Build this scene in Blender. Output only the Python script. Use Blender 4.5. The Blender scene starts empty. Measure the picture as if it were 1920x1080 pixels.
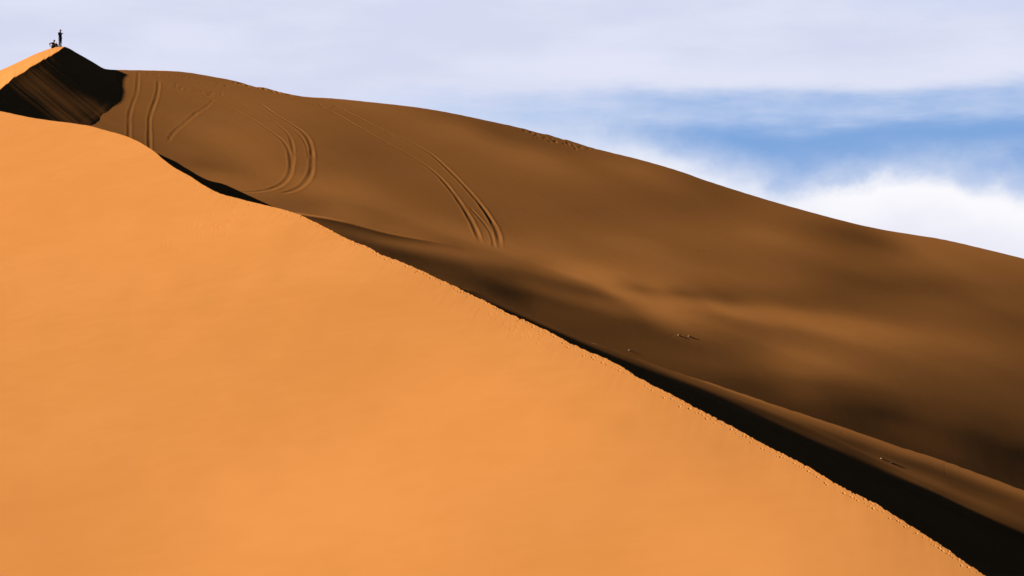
import math
import numpy as np

DEBUG = False
# ------------------------------------------------------------------ camera
W0, H0 = 1920.0, 1080.0
LENS = 85.0
F = W0 * LENS / 36.0
PITCH = math.radians(5.0)
SUN_EL = math.radians(22.0)
SUN_PH = math.radians(15.0)
S = np.array([-math.cos(SUN_PH) * math.cos(SUN_EL), -math.sin(SUN_PH) * math.cos(SUN_EL), math.sin(SUN_EL)])


def ray(u, v):
    """direction through a picture point, scaled so that y = 1"""
    X = (u - 960.0) / F
    Y = (540.0 - v) / F
    dy = math.cos(PITCH) - Y * math.sin(PITCH)
    dz = math.sin(PITCH) + Y * math.cos(PITCH)
    return np.stack([X / dy, np.ones_like(X * dy), dz / dy], -1)


def plane_depth(u, v, a, b, c):
    r = ray(u, v)
    return -c / (a * r[..., 0] + b - r[..., 2])


def lin(x):
    x = np.asarray(x, float) / 255.0
    return np.where(x <= 0.04045, x / 12.92, ((x + 0.055) / 1.055) ** 2.4)


def pchip(xs, ys):
    xs = np.array(xs, float); ys = np.array(ys, float)
    h = np.diff(xs); d = np.diff(ys) / h
    m = np.zeros_like(xs)
    m[1:-1] = np.where(d[:-1] * d[1:] > 0, 2 * d[:-1] * d[1:] / (d[:-1] + d[1:] + 1e-12), 0)
    m[0] = d[0]; m[-1] = d[-1]

    def f(x):
        x = np.asarray(x, float)
        i = np.clip(np.searchsorted(xs, x) - 1, 0, len(xs) - 2)
        t = (x - xs[i]) / h[i]
        tc = np.clip(t, 0, 1)
        y = ((2 * tc**3 - 3 * tc**2 + 1) * ys[i] + (tc**3 - 2 * tc**2 + tc) * h[i] * m[i]
             + (-2 * tc**3 + 3 * tc**2) * ys[i + 1] + (tc**3 - tc**2) * h[i] * m[i + 1])
        y = y + np.where(t < 0, (x - xs[0]) * m[0], 0) + np.where(t > 1, (x - xs[-1]) * m[-1], 0)
        return y
    return f


def smooth(x, n):
    k = np.hanning(n + 2)[1:-1]; k /= k.sum()
    return np.convolve(np.pad(x, n // 2, mode='reflect', reflect_type='odd'), k, 'valid')[:len(x)]


CREST = pchip(*zip(*[(-400, 150), (-200, 178), (-80, 197), (0, 208), (33, 215), (67, 222), (117, 228.5), (143, 232), (167, 236), (200, 245), (232, 254),
    (255, 263), (273, 273), (290, 284), (307, 299), (327, 314), (360, 333), (380, 346), (418, 364), (450, 372), (483, 381),
    (525, 391.5), (550, 399), (567, 406), (592, 418), (625, 434), (650, 447), (692, 465), (712, 477), (743, 488), (772, 501),
    (810, 517), (842, 532), (872, 547), (913, 567), (955, 590), (987, 603), (1003, 611), (1030, 623), (1063, 641), (1097, 656),
    (1127, 668), (1153, 681), (1217, 719), (1253, 737), (1288, 756), (1317, 771), (1352, 789), (1383, 805), (1408, 818), (1440, 836),
    (1482, 857), (1520, 878), (1557, 900), (1598, 922), (1647, 947), (1683, 970), (1727, 997), (1767, 1023), (1808, 1052),
    (1850, 1080), (1960, 1152), (2100, 1240), (2300, 1370)]))
RIDGE = pchip(*zip(*[(-200, 300), (0, 205), (100, 155), (160, 136), (193, 129.5), (220, 131), (260, 131.5), (320, 133), (353, 136), (400, 144), (442, 152), (458, 157),
    (487, 163), (517, 170), (537, 175), (570, 181), (630, 185), (705, 192.5), (780, 201), (830, 209), (880, 219), (915, 226.5),
    (960, 236), (1035, 255), (1110, 277), (1210, 302), (1280, 323), (1310, 334), (1413, 367), (1460, 381), (1547, 405), (1610, 421),
    (1663, 432), (1700, 438), (1763, 448), (1847, 467), (1920, 485), (2050, 520), (2300, 600)]))
SHADE_EDGE = pchip(*zip(*[(900, 560), (1003, 608), (1063, 632), (1153, 669), (1230, 700), (1283, 723), (1333, 746), (1400, 778), (1440, 796), (1523, 833),
    (1590, 863), (1640, 886), (1707, 912), (1767, 936), (1833, 970), (1917, 1008), (2100, 1090)]))

# sunlit brightness of the far dune, read off the photograph at points (u, v, value)
PTS = """
240 140 126 300 142 126 350 150 124 230 200 120 260 240 114 205 240 112 300 200 122 320 250 120 290 275 110 350 200 122 380 240 131 340 290 118 380 312 110
430 260 136 440 210 130 400 170 130 450 168 128 500 185 128 430 310 118 400 326 130 440 340 135 470 350 135 490 300 132 520 320 134 570 320 125 560 200 128
620 192 130 630 215 122 600 260 121 650 290 114 680 280 112 650 340 132 600 350 138 560 372 122 590 385 116 530 376 116
700 220 125 760 210 125 820 225 121 860 240 128 900 235 108 940 250 101 970 252 105 1000 270 106 1050 280 108 1000 285 128 940 280 130 880 290 122 800 300 122
760 340 118 720 350 122 700 400 124 650 395 130 640 404 130
560 401 88 600 406 76 620 412 73 660 424 75 700 435 75 750 443 95 640 424 84
660 438 95 720 452 110 780 459 115 840 467 118 900 480 117 620 397 128 700 420 124 760 432 130 840 450 126 880 455 134
700 466 72 740 477 62 780 481 76 840 490 80 760 489 66 800 501 70 860 511 70 900 502 84 930 520 70 880 526 62 900 541 66 940 546 46 960 560 55
1000 560 63 1020 570 72 1050 582 75 1100 592 77 1150 602 75 960 515 86 1000 530 95 1000 545 80 1050 555 100 1080 560 106 1020 510 120 1080 520 149 1150 520 154
1200 520 140 1150 550 144 1120 566 114 1180 580 112 1200 602 80 1150 626 71 1100 612 72 1050 602 75 1080 626 74 1150 646 77 980 588 74 1010 605 84 1040 617 88
1090 638 78 1200 640 78 1250 642 76 1250 616 100 1270 600 136 1220 595 122 1300 605 125 1330 592 125 1350 620 112 1400 642 102 1300 650 82 1350 660 88 1230 678 78
1300 700 75 1180 652 77 1350 690 84 1385 712 66 1440 700 92 1450 732 68 1405 725 62 1500 700 114 1480 660 127 1540 670 128 1600 690 117 1550 720 85 1560 760 61
1500 762 64 1620 770 55 1640 780 51 1600 740 75 1660 740 80 1700 700 100 1680 800 63 1740 780 74 1760 820 64 1800 750 84 1850 790 69 1880 830 55 1830 842 48
1900 872 43 1850 872 48 1800 850 60 1740 838 62 1920 780 80 1970 840 62 1900 720 92 1820 700 100
1280 565 145 1350 582 148 1420 593 150 1500 604 152 1570 612 152 1640 620 142 1720 632 130 1800 640 120 1900 650 107
1450 626 112 1560 637 122 1650 650 125 1750 662 118 1500 642 118 1300 545 115 1400 565 112 1500 576 108 1600 586 112 1700 600 112 1800 600 108 1900 600 96 1860 560 110
1240 540 138 1200 500 130 1150 490 132 1100 480 128 1050 480 137 1000 490 130 960 480 134 1000 440 125 940 430 116 920 470 130 880 420 120 1050 420 118 1000 380 118
920 350 118 860 340 120 1050 340 122 1100 300 116 1150 310 122 1120 360 115 1100 400 112 1150 440 125 1200 460 130 1250 420 118 1200 350 115 1200 320 126 1280 350 112
1300 342 106 1350 375 106 1420 392 115 1350 420 120 1420 440 131 1470 445 128 1300 400 112 1290 450 122 1320 480 118 1400 490 118 1500 470 118 1540 412 111 1560 426 96
1620 442 89 1650 455 93 1600 470 107 1700 450 128 1760 462 131 1740 480 128 1850 490 125 1800 500 122 1900 510 118 1700 500 115 1650 510 105 1600 530 92 1680 535 92
1760 520 105 1780 540 98 1560 550 98 1640 555 100 1500 520 112 1450 530 118 1400 530 118 1250 500 128 1330 510 125 1300 530 122 1850 530 112 1910 550 105 1750 570 108
1200 688 72 1250 713 58 1317 737 52 1400 770 55 1440 788 58 1500 806 70 1560 825 62 1620 842 76 1690 872 90 1640 868 70 1750 896 98 1700 893 70 1800 912 80 1780 930 62
1850 942 92 1900 962 84 1830 958 55 1900 990 58 2000 700 90 2050 900 60 2050 1000 60 2000 560 105 2000 620 100
580 398 118 600 400 125 640 408 128 680 419 128 720 429 126 760 437 126 800 445 124 580 404 74 600 408 70 640 416 64 680 427 64 720 438 70 760 446 82 800 453 97 850 462 108
640 430 86 680 442 96 720 452 109 760 458 115 800 463 118 850 472 121 900 484 116 680 456 70 720 468 64 760 478 64 800 485 73 850 497 71 900 512 71
960 505 90 1000 515 86 1050 530 83 1090 541 83 1133 553 90 943 523 72 1000 540 92 1050 555 99 1100 566 105 1167 581 112 1233 598 124 1000 555 57 1050 572 68 1100 584 75 1167 600 81 1233 612 92
1020 505 130 1060 512 147 1100 520 152 1150 524 152 1200 528 143 1250 537 138 1200 542 116 1267 550 111 1300 556 111 1367 567 111 1233 556 141 1280 563 148 1333 570 152 1390 580 155 1440 589 156 1500 600 157
1333 586 121 1400 602 119 1480 619 115 1340 722 60 1380 735 50 1600 766 54 1640 776 48 1680 772 58 1640 800 53 1850 822 50 1890 846 42 1940 850 42 1520 740 82 1740 770 76 1780 790 72 1480 740 78
150 200 110 100 160 112 0 160 112 2150 700 85
"""
PTS = np.array(PTS.split(), float).reshape(-1, 3)
LOW_TOP = pchip(*zip(*[(780, 520), (820, 527), (860, 538), (915, 555), (955, 573), (1003, 596), (1040, 613), (1090, 636), (1150, 656), (1257, 694), (1317, 713), (1400, 741),
    (1467, 764), (1523, 782), (1607, 810), (1690, 839), (1760, 861), (1867, 900), (1920, 920), (2000, 952), (2200, 1035)]))
PTS = PTS[~((PTS[:, 0] > 850) & (PTS[:, 1] > LOW_TOP(PTS[:, 0]) - 1))]
MID_TOP = pchip(*zip(*[(500, 392), (530, 397), (545, 398.5), (560, 399.5), (580, 402.5), (600, 405.5), (640, 413), (680, 423.5), (720, 434), (760, 442), (800, 449), (850, 458), (900, 470), (960, 486)]))
PTS = PTS[~((PTS[:, 0] > 530) & (PTS[:, 0] < 830) & (PTS[:, 1] > MID_TOP(PTS[:, 0])))]
MIDPTS = """
530 402 80 560 404 80 580 407 74 600 409 68 640 417 63 680 428 63 720 439 68 760 447 80 800 454 95 850 463 108 640 431 87 680 443 97 720 453 109 760 459 115 800 464 118 850 472 121 900 484 116 600 418 84 620 428 88 650 440 84
680 456 70 720 468 63 760 478 63 800 485 72 850 497 71 900 512 71 700 466 71 740 478 61 760 490 66 800 502 70 860 512 70 930 520 70 900 541 66 940 546 46 920 530 62 700 448 100 740 457 110 820 468 119 860 520 70 820 510 70
"""
MIDPTS = np.array(MIDPTS.split(), float).reshape(-1, 3)

# the same for the low ridge between the near crest and the far dune
LOWPTS = """
880 545 62 900 556 70 920 566 72 960 580 76 1003 603 80 1040 618 86 1090 641 82 1150 662 86 1200 680 86 1150 668 60 1090 645 70 1257 699 92 1257 712 62 1317 719 104 1317 726 62 1317 736 46
1400 747 122 1400 757 66 1400 768 46 1440 787 60 1467 770 128 1470 782 76 1480 797 58 1500 812 60 1500 822 52 1523 788 124 1560 804 108 1560 818 70 1560 837 62 1607 816 120 1620 836 66 1600 852 52
1640 842 80 1650 860 85 1660 880 60 1690 846 120 1700 868 64 1700 885 94 1710 905 62 1760 869 116 1760 890 68 1750 905 97 1770 927 66 1800 916 74 1850 941 92 1820 952 72 1867 908 122 1867 926 75 1900 962 84 1900 990 60
1930 934 112 1930 960 80 2000 965 105 2000 1010 70 2100 1005 100
"""
LOWPTS = np.array(LOWPTS.split(), float).reshape(-1, 3)


def tps(P, U, V, soft=4.0, AX=100.0, AY=45.0, TILT=0.0):
    x = P[:, 0] / AX; y = (P[:, 1] - TILT * P[:, 0]) / AY
    def ker(r2):
        return r2 * np.log(r2 + 1e-9)
    n = len(P)
    K = ker((x[:, None] - x) ** 2 + (y[:, None] - y) ** 2) + np.eye(n) * 0.02 * soft
    A = np.zeros((n + 3, n + 3)); A[:n, :n] = K
    A[:n, n] = 1; A[:n, n + 1] = x; A[:n, n + 2] = y; A[n:, :n] = A[:n, n:].T
    w = np.linalg.solve(A, np.r_[P[:, 2], 0, 0, 0])
    a = U.ravel() / AX; b = (V.ravel() - TILT * U.ravel()) / AY
    out = np.zeros_like(a)
    for i in range(0, len(a), 20000):
        s = slice(i, i + 20000)
        out[s] = ker((a[s, None] - x) ** 2 + (b[s, None] - y) ** 2) @ w[:n] + w[n] + w[n + 1] * a[s] + w[n + 2] * b[s]
    return out.reshape(U.shape)


def far_target(U, V):
    return np.clip(1.025 * tps(PTS, U, V, 0.5, 120.0, 30.0, 0.24), 20, 170)


def mid_target(U, V):
    Q = MIDPTS.copy(); Q[:, 1] = Q[:, 1] - MID_TOP(Q[:, 0])
    t = tps(Q, U, np.clip(V - MID_TOP(U), 0, 140), 0.3, 90.0, 16.0)
    k = np.clip((U - 800) / 80, 0, 1)
    return np.clip(t, 35, 130) * (1 - k) + k * far_target(U, V)


def low_target(U, V):
    # read along the ridge: height below its top instead of picture height
    Q = LOWPTS.copy(); Q[:, 1] = (Q[:, 1] - LOW_TOP(Q[:, 0])) * 3
    return np.clip(tps(Q, U, np.clip(V - LOW_TOP(U), -2, 120) * 3), 30, 125)


AMB = 0.009
GAIN = 0.589 / (0.83 - AMB)


def to_cos(R):
    return np.maximum((lin(R) - AMB) * GAIN, 0.004)


# ------------------------------------------------------------------ heights from sunlight
def shade(q, R3, h):
    """cos of the sun angle of the surface exp(q) * ray on a picture grid"""
    ru = np.gradient(R3, axis=1); rv = np.gradient(R3, axis=0)
    qu = np.gradient(q, axis=1); qv = np.gradient(q, axis=0)
    n = np.cross(qu[..., None] * R3 + ru, qv[..., None] * R3 + rv)
    n = -n
    return (n @ S) / np.linalg.norm(n, axis=-1), n


def dxc(q):
    return q[:, 1:] - q[:, :-1]


def solve_level(u, v, q0fun, q, target, weight, lam, mu, outer=6, iters=200, muw=None):
    U, V = np.meshgrid(u, v)
    R3 = ray(U, V)
    q0 = q0fun(U, V)
    if q is None:
        q = q0.copy()
    # cell centred
    Rc = 0.25 * (R3[1:, 1:] + R3[:-1, 1:] + R3[1:, :-1] + R3[:-1, :-1])
    ru = 0.5 * (R3[1:, 1:] - R3[1:, :-1] + R3[:-1, 1:] - R3[:-1, :-1])
    rv = 0.5 * (R3[1:, 1:] - R3[:-1, 1:] + R3[1:, :-1] - R3[:-1, :-1])
    A = -np.cross(Rc, rv); B = -np.cross(ru, Rc); C = -np.cross(ru, rv)
    AS, BS, CS = A @ S, B @ S, C @ S
    I = 0.25 * (target[1:, 1:] + target[:-1, 1:] + target[1:, :-1] + target[:-1, :-1])
    w = 0.25 * (weight[1:, 1:] + weight[:-1, 1:] + weight[1:, :-1] + weight[:-1, :-1])
    h = u[1] - u[0]
    l = lam * (F / h) ** 2 * 1.0
    m = mu if muw is None else mu * muw

    def Du(q): return 0.5 * (q[1:, 1:] - q[1:, :-1] + q[:-1, 1:] - q[:-1, :-1])
    def Dv(q): return 0.5 * (q[1:, 1:] - q[:-1, 1:] + q[1:, :-1] - q[:-1, :-1])
    def DuT(e):
        o = np.zeros_like(q0); e = 0.5 * e
        o[1:, 1:] += e; o[1:, :-1] -= e; o[:-1, 1:] += e; o[:-1, :-1] -= e
        return o
    def DvT(e):
        o = np.zeros_like(q0); e = 0.5 * e
        o[1:, 1:] += e; o[:-1, 1:] -= e; o[1:, :-1] += e; o[:-1, :-1] -= e
        return o
    def L1(q): return q[:, 2:] - 2 * q[:, 1:-1] + q[:, :-2]
    def L1T(e):
        o = np.zeros_like(q0); o[:, 2:] += e; o[:, 1:-1] -= 2 * e; o[:, :-2] += e; return o
    def L2(q): return q[2:] - 2 * q[1:-1] + q[:-2]
    def L2T(e):
        o = np.zeros_like(q0); o[2:] += e; o[1:-1] -= 2 * e; o[:-2] += e; return o
    def energy(d):
        x = q0 + d
        n = Du(x)[..., None] * A + Dv(x)[..., None] * B + C
        e = w * ((n @ S) / np.linalg.norm(n, axis=-1) - I)
        return (e * e).sum() + l * ((L1(d) ** 2).sum() + (L2(d) ** 2).sum()) + (m * d * d).sum()
    for it in range(outer):
        n = Du(q)[..., None] * A + Dv(q)[..., None] * B + C
        nn = np.linalg.norm(n, axis=-1)
        f = (n @ S) / nn
        T = (S - f[..., None] * n / nn[..., None]) / nn[..., None]
        cu = (A * T).sum(-1); cv = (B * T).sum(-1); rhs = I - f + cu * Du(q) + cv * Dv(q)
        d0 = q - q0
        def op(d):
            e = w * w * (cu * Du(d) + cv * Dv(d))
            return DuT(cu * e) + DvT(cv * e) + l * (L1T(L1(d)) + L2T(L2(d))) + m * d
        e = w * w * (rhs - cu * Du(q0) - cv * Dv(q0))
        b = DuT(cu * e) + DvT(cv * e)
        e2 = w * w * 0.25
        dg = np.full(q0.shape, 12 * l) + m
        for sa, sb, sg in ((slice(1, None), slice(1, None), 1), (slice(1, None), slice(None, -1), -1), (slice(None, -1), slice(1, None), -1), (slice(None, -1), slice(None, -1), 1)):
            dg[sa, sb] += e2 * (cu + sg * cv) ** 2
        d = d0.copy(); r = b - op(d); z = r / dg; p = z.copy(); rs = (r * z).sum(); b2 = (b * b / dg).sum()
        for k in range(iters):
            Ap = op(p); al = rs / ((p * Ap).sum() + 1e-30)
            d += al * p; r -= al * Ap; z = r / dg; rn = (r * z).sum()
            if rn < 1e-13 * b2: break
            p = z + rn / rs * p; rs = rn
        e0 = energy(d0)
        for al in (1.0, 0.6, 0.3, 0.12, 0.0):
            if energy(d0 + al * (d - d0)) < e0: break
        q = q0 + d0 + al * (d - d0)
        if al == 0: break
    return q


def cubic_sample(q, u, v, U, V):
    """Catmull-Rom lookup of grid q(v, u) at U, V"""
    x = np.clip((U - u[0]) / (u[1] - u[0]), 1, len(u) - 3.001); y = np.clip((V - v[0]) / (v[1] - v[0]), 1, len(v) - 3.001)
    i = np.floor(x).astype(int); j = np.floor(y).astype(int); a = x - i; b = y - j
    def wts(t):
        # uniform cubic B-spline: smooth second derivative
        return [(1 - t) ** 3 / 6, (3 * t**3 - 6 * t * t + 4) / 6, (-3 * t**3 + 3 * t * t + 3 * t + 1) / 6, t**3 / 6]
    wa = wts(a); wb = wts(b)
    o = 0
    for jj in range(4):
        row = 0
        for ii in range(4):
            row = row + wa[ii] * q[j + jj - 1, i + ii - 1]
        o = o + wb[jj] * row
    return o


def multires(box, hs, q0fun, tfun, wfun, lam, mu, muwfun=None):
    q = None; pu = pv = None
    for h in hs:
        u = np.arange(box[0], box[1] + h, h); v = np.arange(box[2], box[3] + h, h)
        U, V = np.meshgrid(u, v)
        if q is not None:
            dq = q - q0fun(*np.meshgrid(pu, pv))
            x = np.clip((U - pu[0]) / (pu[1] - pu[0]), 0, len(pu) - 1.001); y = np.clip((V - pv[0]) / (pv[1] - pv[0]), 0, len(pv) - 1.001)
            i = x.astype(int); j = y.astype(int); a = x - i; b = y - j
            dq = (dq[j, i] * (1 - a) + dq[j, i + 1] * a) * (1 - b) + (dq[j + 1, i] * (1 - a) + dq[j + 1, i + 1] * a) * b
            q = q0fun(U, V) + dq
        q = solve_level(u, v, q0fun, q, tfun(U, V), wfun(U, V), lam, mu, muw=None if muwfun is None else muwfun(U, V))
        pu, pv = u, v
    return u, v, q
import bpy, bmesh, random

scene = bpy.context.scene
COL = scene.collection
rng = np.random.default_rng(7)
random.seed(7)


def tag(o, label=None, cat=None, group=None, kind=None):
    for k, x in (('label', label), ('category', cat), ('group', group), ('kind', kind)):
        if x:
            o[k] = x
    return o


# ------------------------------------------------------------------ materials
def new_mat(name, rough=0.9, spec=0.0):
    m = bpy.data.materials.new(name); m.use_nodes = True
    b = m.node_tree.nodes['Principled BSDF']
    b.inputs['Roughness'].default_value = rough
    b.inputs['Specular IOR Level'].default_value = spec
    return m, m.node_tree, b


def noise(nt, vec, scale, detail=4, rough=0.5, w=None):
    n = nt.nodes.new('ShaderNodeTexNoise')
    n.inputs['Scale'].default_value = scale; n.inputs['Detail'].default_value = detail; n.inputs['Roughness'].default_value = rough
    if vec is not None:
        nt.links.new(vec, n.inputs['Vector'])
    return n.outputs['Fac']


def mix_rgb(nt, fac, a, b):
    n = nt.nodes.new('ShaderNodeMix'); n.data_type = 'RGBA'
    for sock, val in ((n.inputs[0], fac), (n.inputs[6], a), (n.inputs[7], b)):
        if hasattr(val, 'links') or isinstance(val, bpy.types.NodeSocket):
            nt.links.new(val, sock)
        else:
            sock.default_value = val if not isinstance(val, tuple) else (*val, 1.0)
    return n.outputs[2]


def math_node(nt, op, a, b=None, c=None, clamp=False):
    n = nt.nodes.new('ShaderNodeMath'); n.operation = op; n.use_clamp = clamp
    for sock, val in zip(n.inputs, (a, b, c)):
        if val is None:
            continue
        if isinstance(val, bpy.types.NodeSocket):
            nt.links.new(val, sock)
        else:
            sock.default_value = val
    return n.outputs[0]


def smoothstep(nt, x, lo, hi):
    n = nt.nodes.new('ShaderNodeMapRange'); n.interpolation_type = 'SMOOTHSTEP'
    for sock, val in ((n.inputs['Value'], x), (n.inputs['From Min'], lo), (n.inputs['From Max'], hi)):
        if isinstance(val, bpy.types.NodeSocket):
            nt.links.new(val, sock)
        else:
            sock.default_value = val
    return n.outputs['Result']


SAND_A = (0.666, 0.278, 0.077)
SAND_B = (0.708, 0.303, 0.091)


def sand_material():
    m, nt, b = new_mat('orange_sand', 1.0, 0.0)
    tc = nt.nodes.new('ShaderNodeTexCoord'); obj = tc.outputs['Object']
    big = noise(nt, obj, 0.09, 3, 0.5)
    mid = noise(nt, obj, 0.9, 4, 0.55)
    fac = math_node(nt, 'MULTIPLY_ADD', mid, 0.35, math_node(nt, 'MULTIPLY', big, 0.65))
    fac = smoothstep(nt, fac, 0.3, 0.7)
    col = mix_rgb(nt, fac, SAND_A, SAND_B)
    grain = noise(nt, obj, 60.0, 2, 0.6)
    col = mix_rgb(nt, math_node(nt, 'MULTIPLY', grain, 0.10), col, (0.42, 0.17, 0.05))
    nt.links.new(col, b.inputs['Base Color'])
    fine = noise(nt, obj, 25.0, 3, 0.6)
    bp = nt.nodes.new('ShaderNodeBump'); bp.inputs['Strength'].default_value = 0.25; bp.inputs['Distance'].default_value = 0.004
    nt.links.new(fine, bp.inputs['Height']); nt.links.new(bp.outputs['Normal'], b.inputs['Normal'])
    return m


SAND = sand_material()


def cloth(name, c, var=0.25, rough=0.85, scale=30):
    m, nt, b = new_mat(name, rough, 0.2)
    tc = nt.nodes.new('ShaderNodeTexCoord')
    f = noise(nt, tc.outputs['Object'], scale, 3)
    nt.links.new(mix_rgb(nt, f, tuple(x * (1 - var) for x in c), tuple(x * (1 + var) for x in c)), b.inputs['Base Color'])
    return m


# ------------------------------------------------------------------ meshes
def grid_mesh(name, P, mat):
    """P[rows, cols, 3]: one sheet of quads"""
    r, c, _ = P.shape
    me = bpy.data.meshes.new(name)
    me.vertices.add(r * c); me.vertices.foreach_set('co', np.ascontiguousarray(P, np.float32).ravel())
    i = np.arange((r - 1) * (c - 1)); j, k = i // (c - 1), i % (c - 1)
    a = j * c + k
    quads = np.stack([a, a + 1, a + c + 1, a + c], 1).astype(np.int32)
    me.loops.add(quads.size); me.polygons.add(len(quads))
    me.loops.foreach_set('vertex_index', quads.ravel())
    me.polygons.foreach_set('loop_start', np.arange(0, quads.size, 4, dtype=np.int32))
    me.polygons.foreach_set('use_smooth', np.ones(len(quads), bool))
    me.update(calc_edges=True)
    me.materials.append(mat)
    o = bpy.data.objects.new(name, me); COL.objects.link(o)
    return o


def vnoise(x, y, seed=0):
    """smooth value noise on numpy arrays"""
    g = np.random.default_rng(seed).random((256, 256)) * 2 - 1
    xi = np.floor(x).astype(int); yi = np.floor(y).astype(int); a = x - xi; b = y - yi
    a = a * a * a * (a * (a * 6 - 15) + 10); b = b * b * b * (b * (b * 6 - 15) + 10)
    f = lambda i, j: g[i % 256, j % 256]
    return (f(xi, yi) * (1 - a) + f(xi + 1, yi) * a) * (1 - b) + (f(xi, yi + 1) * (1 - a) + f(xi + 1, yi + 1) * a) * b


def add_pits(P, pits):
    """round hollows with a low rim pressed into a sheet: (x, y, radius, depth)"""
    X = P[..., 0]; Y = P[..., 1]; Z = P[..., 2]
    rows_y = None
    fx = X.ravel(); order = np.argsort(fx); sx = fx[order]
    fy = Y.ravel(); fz = Z.reshape(-1)
    for (x, y, r, h, ex) in pits:
        lo, hi = np.searchsorted(sx, [x - 3 * r, x + 3 * r])
        idx = order[lo:hi]
        dy = fy[idx] - y
        k = np.abs(dy) < 3 * r * ex
        idx = idx[k]; dy = dy[k] / ex; dx = fx[idx] - x
        d = np.sqrt(dx * dx + dy * dy) / r
        fz[idx] += -h * np.exp(-(d / 0.75) ** 2) + 0.12 * h * np.exp(-((d - 1.35) / 0.45) ** 2)
    P[..., 2] = fz.reshape(Z.shape)


# ================================================================== FAR DUNE
OUTLINE = pchip(*zip(*[(-300, 262), (-150, 190), (0, 132), (33, 117), (67, 101), (90, 92.5), (101, 89), (112, 87.2), (119, 87.4), (128, 90), (142, 98), (158, 107),
                       (177, 118), (193, 127.5), (205, 131.5), (216, 136), (222, 145), (228, 160), (236, 180), (250, 210), (300, 290)]))
BRINK = pchip(*zip(*[(-300, 330), (-150, 248), (0, 167), (7, 162), (28, 144), (50, 131), (67, 119.5), (90, 107), (107, 97), (115, 91), (119, 88)]))
KN = 1.25
NEAR = (0.198, 0.328, -19.1 * KN)
NP = """50 300 238 200 300 240 100 500 237 300 480 238 500 500 236 50 800 230 300 800 233 600 700 232 700 600 229 800 560 228 850 700 236 900 850 238 600 1000 240 300 1000 234 100 1000 230
1000 700 234 1100 800 236 1200 800 227 1300 850 223 1300 950 232 1500 900 223 1500 1050 229 1700 1020 214 1750 1060 212 800 1000 238 1000 1000 232 1200 1000 235 400 400 240 -100 500 236 1900 1250 214
1000 1250 235 300 1250 234 1500 1250 228"""
NP = np.array(NP.split(), float).reshape(-1, 3)
t_near = lambda U, V: to_cos(np.clip(tps(NP, U, V, 20) - 2.5, 205, 238))
w_near = lambda U, V: (V > CREST(U) - 10).astype(float)
nu, nv, nq = multires((-240, 2240, 120, 1480), (40, 20), lambda U, V: np.log(plane_depth(U, V, *NEAR)), t_near, w_near, 3e-3, 1e-3)


def near_depth(u, v):
    return np.exp(cubic_sample(nq, nu, nv, np.asarray(u, float), np.asarray(v, float)))


FAR = (-0.36, 0.34, -50.4)
SLIP_EDGE = pchip([60, 128, 150, 167, 184, 208, 236, 262, 300], [214, 217, 218, 225, 223, 205, 167, 120, 40])
# upper limits of the two hollows in full shade behind the near crest
LIP1 = pchip(*zip(*[(270, 268), (293, 282.5), (327, 302), (360, 322), (393, 338.5), (427, 347), (477, 361), (513, 378), (537, 391), (570, 410)]))
LIP2 = SHADE_EDGE


def q0_far(U, V):
    s = U - SLIP_EDGE(V)
    return np.log(plane_depth(U, V, *FAR)) + 0.0012 * np.maximum(-s - 4, 0)


def t_far(U, V):
    return to_cos(far_target(U, V))


def w_far(U, V):
    w = np.clip((V - RIDGE(U) + 14) / 8, 0, 1) * np.clip((np.where(U > 850, LOW_TOP(U), CREST(U)) + 70 - V) / 50, 0, 1)
    w = w * (1 + 1.5 * np.clip((V - CREST(U) + 70) / 40, 0, 1) * (U < 1000))
    return w * np.where(U - SLIP_EDGE(V) < -3, 0.0, 1)


def mu_far(U, V):
    s = U - SLIP_EDGE(V)
    return np.where(s < -12, 3e3, 1.0) * np.where(V > CREST(U) + 40, 10, 1)


fu, fv, fq = multires((-160, 2200, 60, 1300), (40, 20, 10, 5), q0_far, t_far, w_far, 6e-5, 0.1, mu_far)
# a swell of sand in front of the foot of the far dune, running into it on the right
def q0_mid(U, V):
    return cubic_sample(fq, fu, fv, U, V) - 0.006 * np.clip((850 - U) / 200, 0, 1)


def mu_mid(U, V):
    return np.where(U > 880, 1e5, 1.0)


mu_, mv_, mq = multires((480, 1000, 370, 650), (10, 5, 2.5), q0_mid, lambda U, V: to_cos(mid_target(U, V)),
                        lambda U, V: np.clip((V - MID_TOP(U) + 8) / 5, 0, 1) * np.clip((CREST(U) + 40 - V) / 30, 0, 1) * np.clip((900 - U) / 30, 0, 1), 2e-5, 0.1, mu_mid)


SLIP = (-0.50, 0.39, -67.0)
SP = """30 150 14 60 140 17 80 130 16 50 170 21 80 170 22 100 190 22 110 160 15 120 210 22 140 215 21 165 205 18 180 190 12 150 185 16 130 180 20 100 220 20 150 228 20 190 205 17
0 180 -40 20 190 -25 0 205 -50 40 205 -18 60 215 -4 90 112 -15 110 100 -35 130 120 -55 150 140 -55 180 140 -55 200 150 -55 215 170 -45 130 150 -20 160 165 -25 200 180 -25
60 126 0 240 200 -30 -60 200 -50 -100 300 -40 100 300 10 200 300 0 20 250 -30"""
SP = np.array(SP.split(), float).reshape(-1, 3)


def t_slip(U, V):
    t = np.clip(tps(SP, U, V), -60, 32)
    return np.where(t < 0, 0.28 * t, t) / 1000.0


def w_slip(U, V):
    return ((V > OUTLINE(U) - 5) & (V < 245) & (U > -20) & (U < 235)).astype(float)


def q0_slip(U, V):
    q = np.log(plane_depth(U, V, *SLIP))
    s = np.abs(U - SLIP_EDGE(V))
    k = np.exp(-(s / 25) ** 2) * (V < 240)
    return q * (1 - k) + k * cubic_sample(fq, fu, fv, np.clip(U, -150, 330), V)


def mu_slip(U, V):
    s = U - SLIP_EDGE(V)
    return np.where((np.abs(s) < 3.5) & (V > 126) & (V < 240), 1e4, 1.0)


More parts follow.
